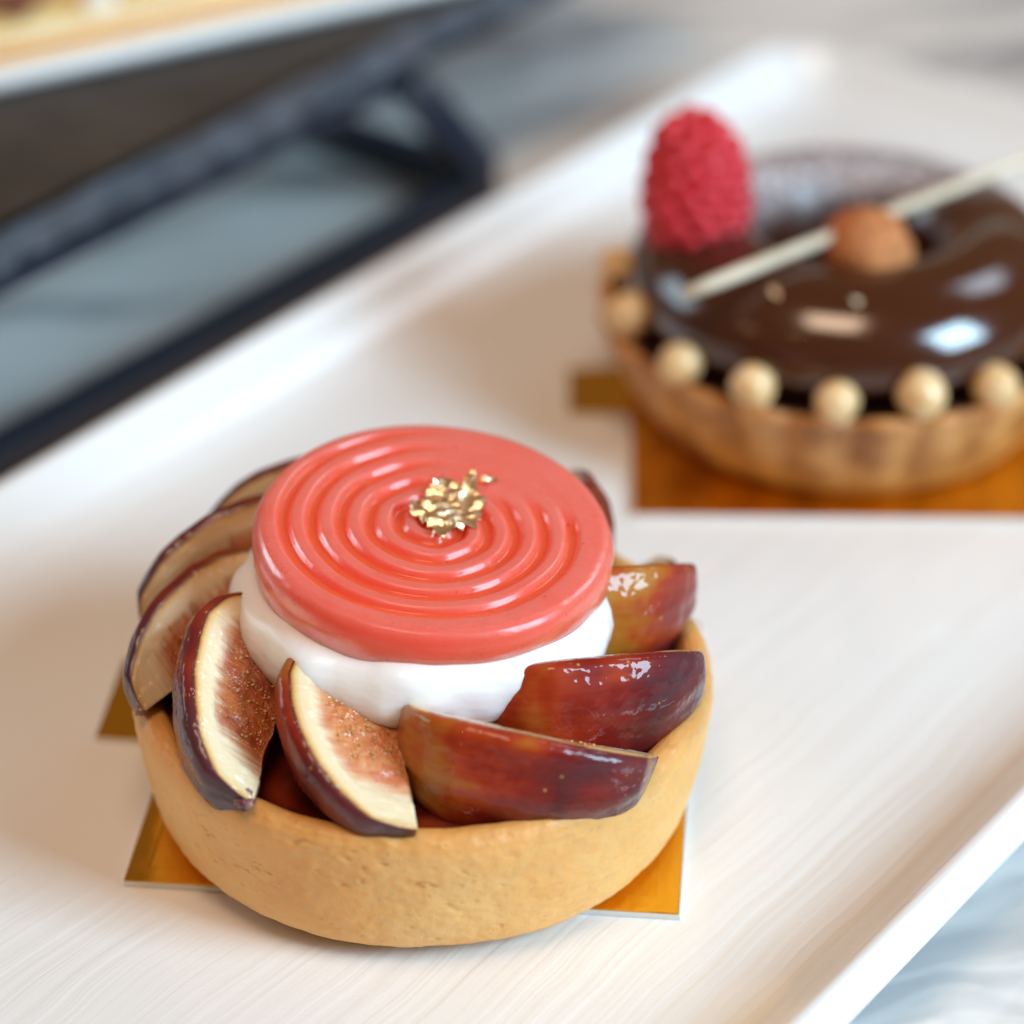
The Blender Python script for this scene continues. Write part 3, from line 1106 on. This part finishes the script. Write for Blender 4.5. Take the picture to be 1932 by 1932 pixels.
zc = TABLE_Z + .38
U0, U1, N1 = -2.5, 17.6, -21.2
bevel(part('foot_bar', bar(P3(U0, FN, zc), P3(U1, FN, zc), .72, .74), M_BLACK, stand), .08, 3)
bevel(part('foot_bar', bar(P3(U0, N1, zc), P3(U1, N1, zc), .62, .74), M_BLACK, stand), .08, 3)
for u_ in (U0, U1):
    bevel(part('cross_bar', bar(P3(u_, FN - .32, zc), P3(u_, N1 + .32, zc), .8, .72), M_BLACK, stand), .08, 3)
for n_ in (FN, N1):
    bevel(part('leg', bar(P3(U1 - .1, n_, zc + .3), P3(U1 - 2.5, n_ - .05, SB - .05), .75, .6, (NX, NY, 0)), M_BLACK, stand), .08, 3)
    bevel(part('leg', bar(P3(U0 + .1, n_, zc + .3), P3(U0 + 2.5, n_ - .05, SB - .05), .75, .6, (NX, NY, 0)), M_BLACK, stand), .08, 3)
    bevel(part('top_rail', bar(P3(U0 + 2.2, n_ * .93 - 1.35, SB - .19), P3(U1 - 2.2, n_ * .93 - 1.35, SB - .19), .5, .36), M_BLACK, stand), .06, 2)
tag(stand, 'black metal riser frame with splayed legs holding the slate slab', 'riser')

# slate slab with a broken edge
SU0, SU1, SN0, SN1 = -3.5, 26, -22.4, -12.6
slab = empty('slate_slab', P3(0, -19, SB))
per = []
for s in np.linspace(0, 1, 240, endpoint=False): per.append((SU0 + (SU1 - SU0) * s, SN1, 0, 1))
for s in np.linspace(0, 1, 70, endpoint=False): per.append((SU1, SN1 + (SN0 - SN1) * s, 1, 0))
for s in np.linspace(0, 1, 120, endpoint=False): per.append((SU1 + (SU0 - SU1) * s, SN0, 0, -1))
for s in np.linspace(0, 1, 70, endpoint=False): per.append((SU0, SN0 + (SN1 - SN0) * s, -1, 0))
lev = [(-.0, .25), (.1, .02), (.22, .0), (.33, .10), (.46, .05), (.58, .22), (.64, .42)]
V = []
for li, (dz, ins) in enumerate(lev):
    for (u_, n_, eu, en) in per:
        j_ = ins + .24 * ns(u_ * .55, n_ * .55, li * .35) + .20 * ns(u_ * 1.5, n_ * 1.5, li * .8 + 5) + .25 * max(0, ns(u_ * .33, n_ * .33, 9))
        x, y = un2xy(u_ - eu * j_, n_ - en * j_)
        V.append((x, y, SB + dz + (.07 * ns(u_ * 1.3, n_ * 1.3, li * 2) if 0 < li < 6 else 0)))
n = len(per)
F = []
for i in range(len(lev) - 1):
    for j in range(n):
        a_ = i * n + j; b_ = i * n + (j + 1) % n
        F.append((a_, a_ + n, b_ + n, b_))
part('broken_edge', (V, F), M_SLATE2, slab, True)
topv = V[(len(lev) - 1) * n:]
part('slab_face', (topv, [tuple(reversed(range(n)))]), M_SLATE, slab)
part('underside', (V[:n], [tuple(range(n))]), M_SLATE2, slab)
tag(slab, 'dark slate slab with a chipped edge lying on the black riser frame', 'slate slab')

# ------------------------------------------------------------------ platter and pastry on the slate
# front edge runs from P0 to P1 (about 30 degrees to the picture plane)
UPZ = ST
P0 = Vector((-7.75, 17.5)); ang = R(30.5)
ex = Vector((math.cos(ang), math.sin(ang))); ey = Vector((-math.sin(ang), math.cos(ang)))
up = empty('small_platter', (P0.x, P0.y, UPZ), ang)


def rr_slab(x0, x1, y0, y1, r, lv):
    pts = []
    for (sx, sy, a0) in ((x1 - r, y1 - r, 0), (x0 + r, y1 - r, 90), (x0 + r, y0 + r, 180), (x1 - r, y0 + r, 270)):
        for q in range(9):
            pts.append((sx, sy, R(a0 + 90 * q / 8)))
    V = []
    for d, z in lv:
        for (cx, cy, a) in pts:
            rr = max(r - d, .02)
            dd = max(d - r, 0)
            V.append((cx + rr * math.cos(a), cy + rr * math.sin(a), z))
    n = len(pts)
    F = []
    for i in range(len(lv) - 1):
        for j in range(n):
            a = i * n + j; b = i * n + (j + 1) % n
            F.append((a, b, b + n, a + n))
    F.append(tuple(reversed(range(n)))); F.append(tuple(range((len(lv) - 1) * n, len(lv) * n)))
    return V, F


v, f = rr_slab(-2.5, 13, 0, 7.2, 1.0, [(.6, 0.004), (.2, .03), (.02, .22), (0, .32), (.03, .40), (.12, .44), (.25, .42), (.6, .30), (.9, .26)])
upl = mesh_obj('dish', v, f, M_CERAMIC2, up)
tag(up, 'white ceramic dish with thin rim standing on the slate slab', 'platter')
gb = empty('cake_board', (P0.x + ex.x * -2.0 + ey.x * .42, P0.y + ex.y * -2.0 + ey.y * .42, UPZ + .36), ang)
v, f = box(0, 12.5, 0, 6.0, 0.002, .09)
mesh_obj('card', v, f, M_CARD, gb, smooth=False)
v, f = box(.01, 12.49, .01, 5.99, .092, .12)
mesh_obj('foil', v, f, M_GOLD, gb, smooth=False)
tag(gb, 'gold foil board on the white dish above the slate slab', 'cake board')
pa = empty('fruit_slice', (P0.x + ex.x * -1.5 + ey.x * .95, P0.y + ex.y * -1.5 + ey.y * .95, UPZ + .484), ang)
v, f = rr_slab(0, 10.5, 0, 4.2, .5, [(.05, 0), (0, .04), (0, .12), (.06, .15)])
mesh_obj('sponge', v, f, M_PINK, pa)
v, f = rr_slab(.08, 10.4, .1, 4.1, .5, [(.02, .152), (0, .18), (0, .28), (.08, .34), (.3, .36)])
mesh_obj('fruit_glaze', v, f, M_YEL, pa)
v, f = blob(.34, 12, 1, .8, .6)
mesh_obj('highlight_dot', v, f, M_CREAM, pa, loc=(3.5, .45, .45))  # white blob added in place of a highlight streak on the pastry
tri = [(.9, 2.0), (1.85, .36), (3.2, 1.75)]
v = [(x, y, z) for z in (.365, .53) for x, y in tri]
bevel(mesh_obj('chocolate_plaque', v, [(0, 2, 1), (3, 4, 5), (0, 1, 4, 3), (1, 2, 5, 4), (2, 0, 3, 5)], M_MILK, pa, smooth=False), .04)
tag(pa, 'yellow glazed pastry with a brown chocolate triangle on the raised dish', 'pastry')
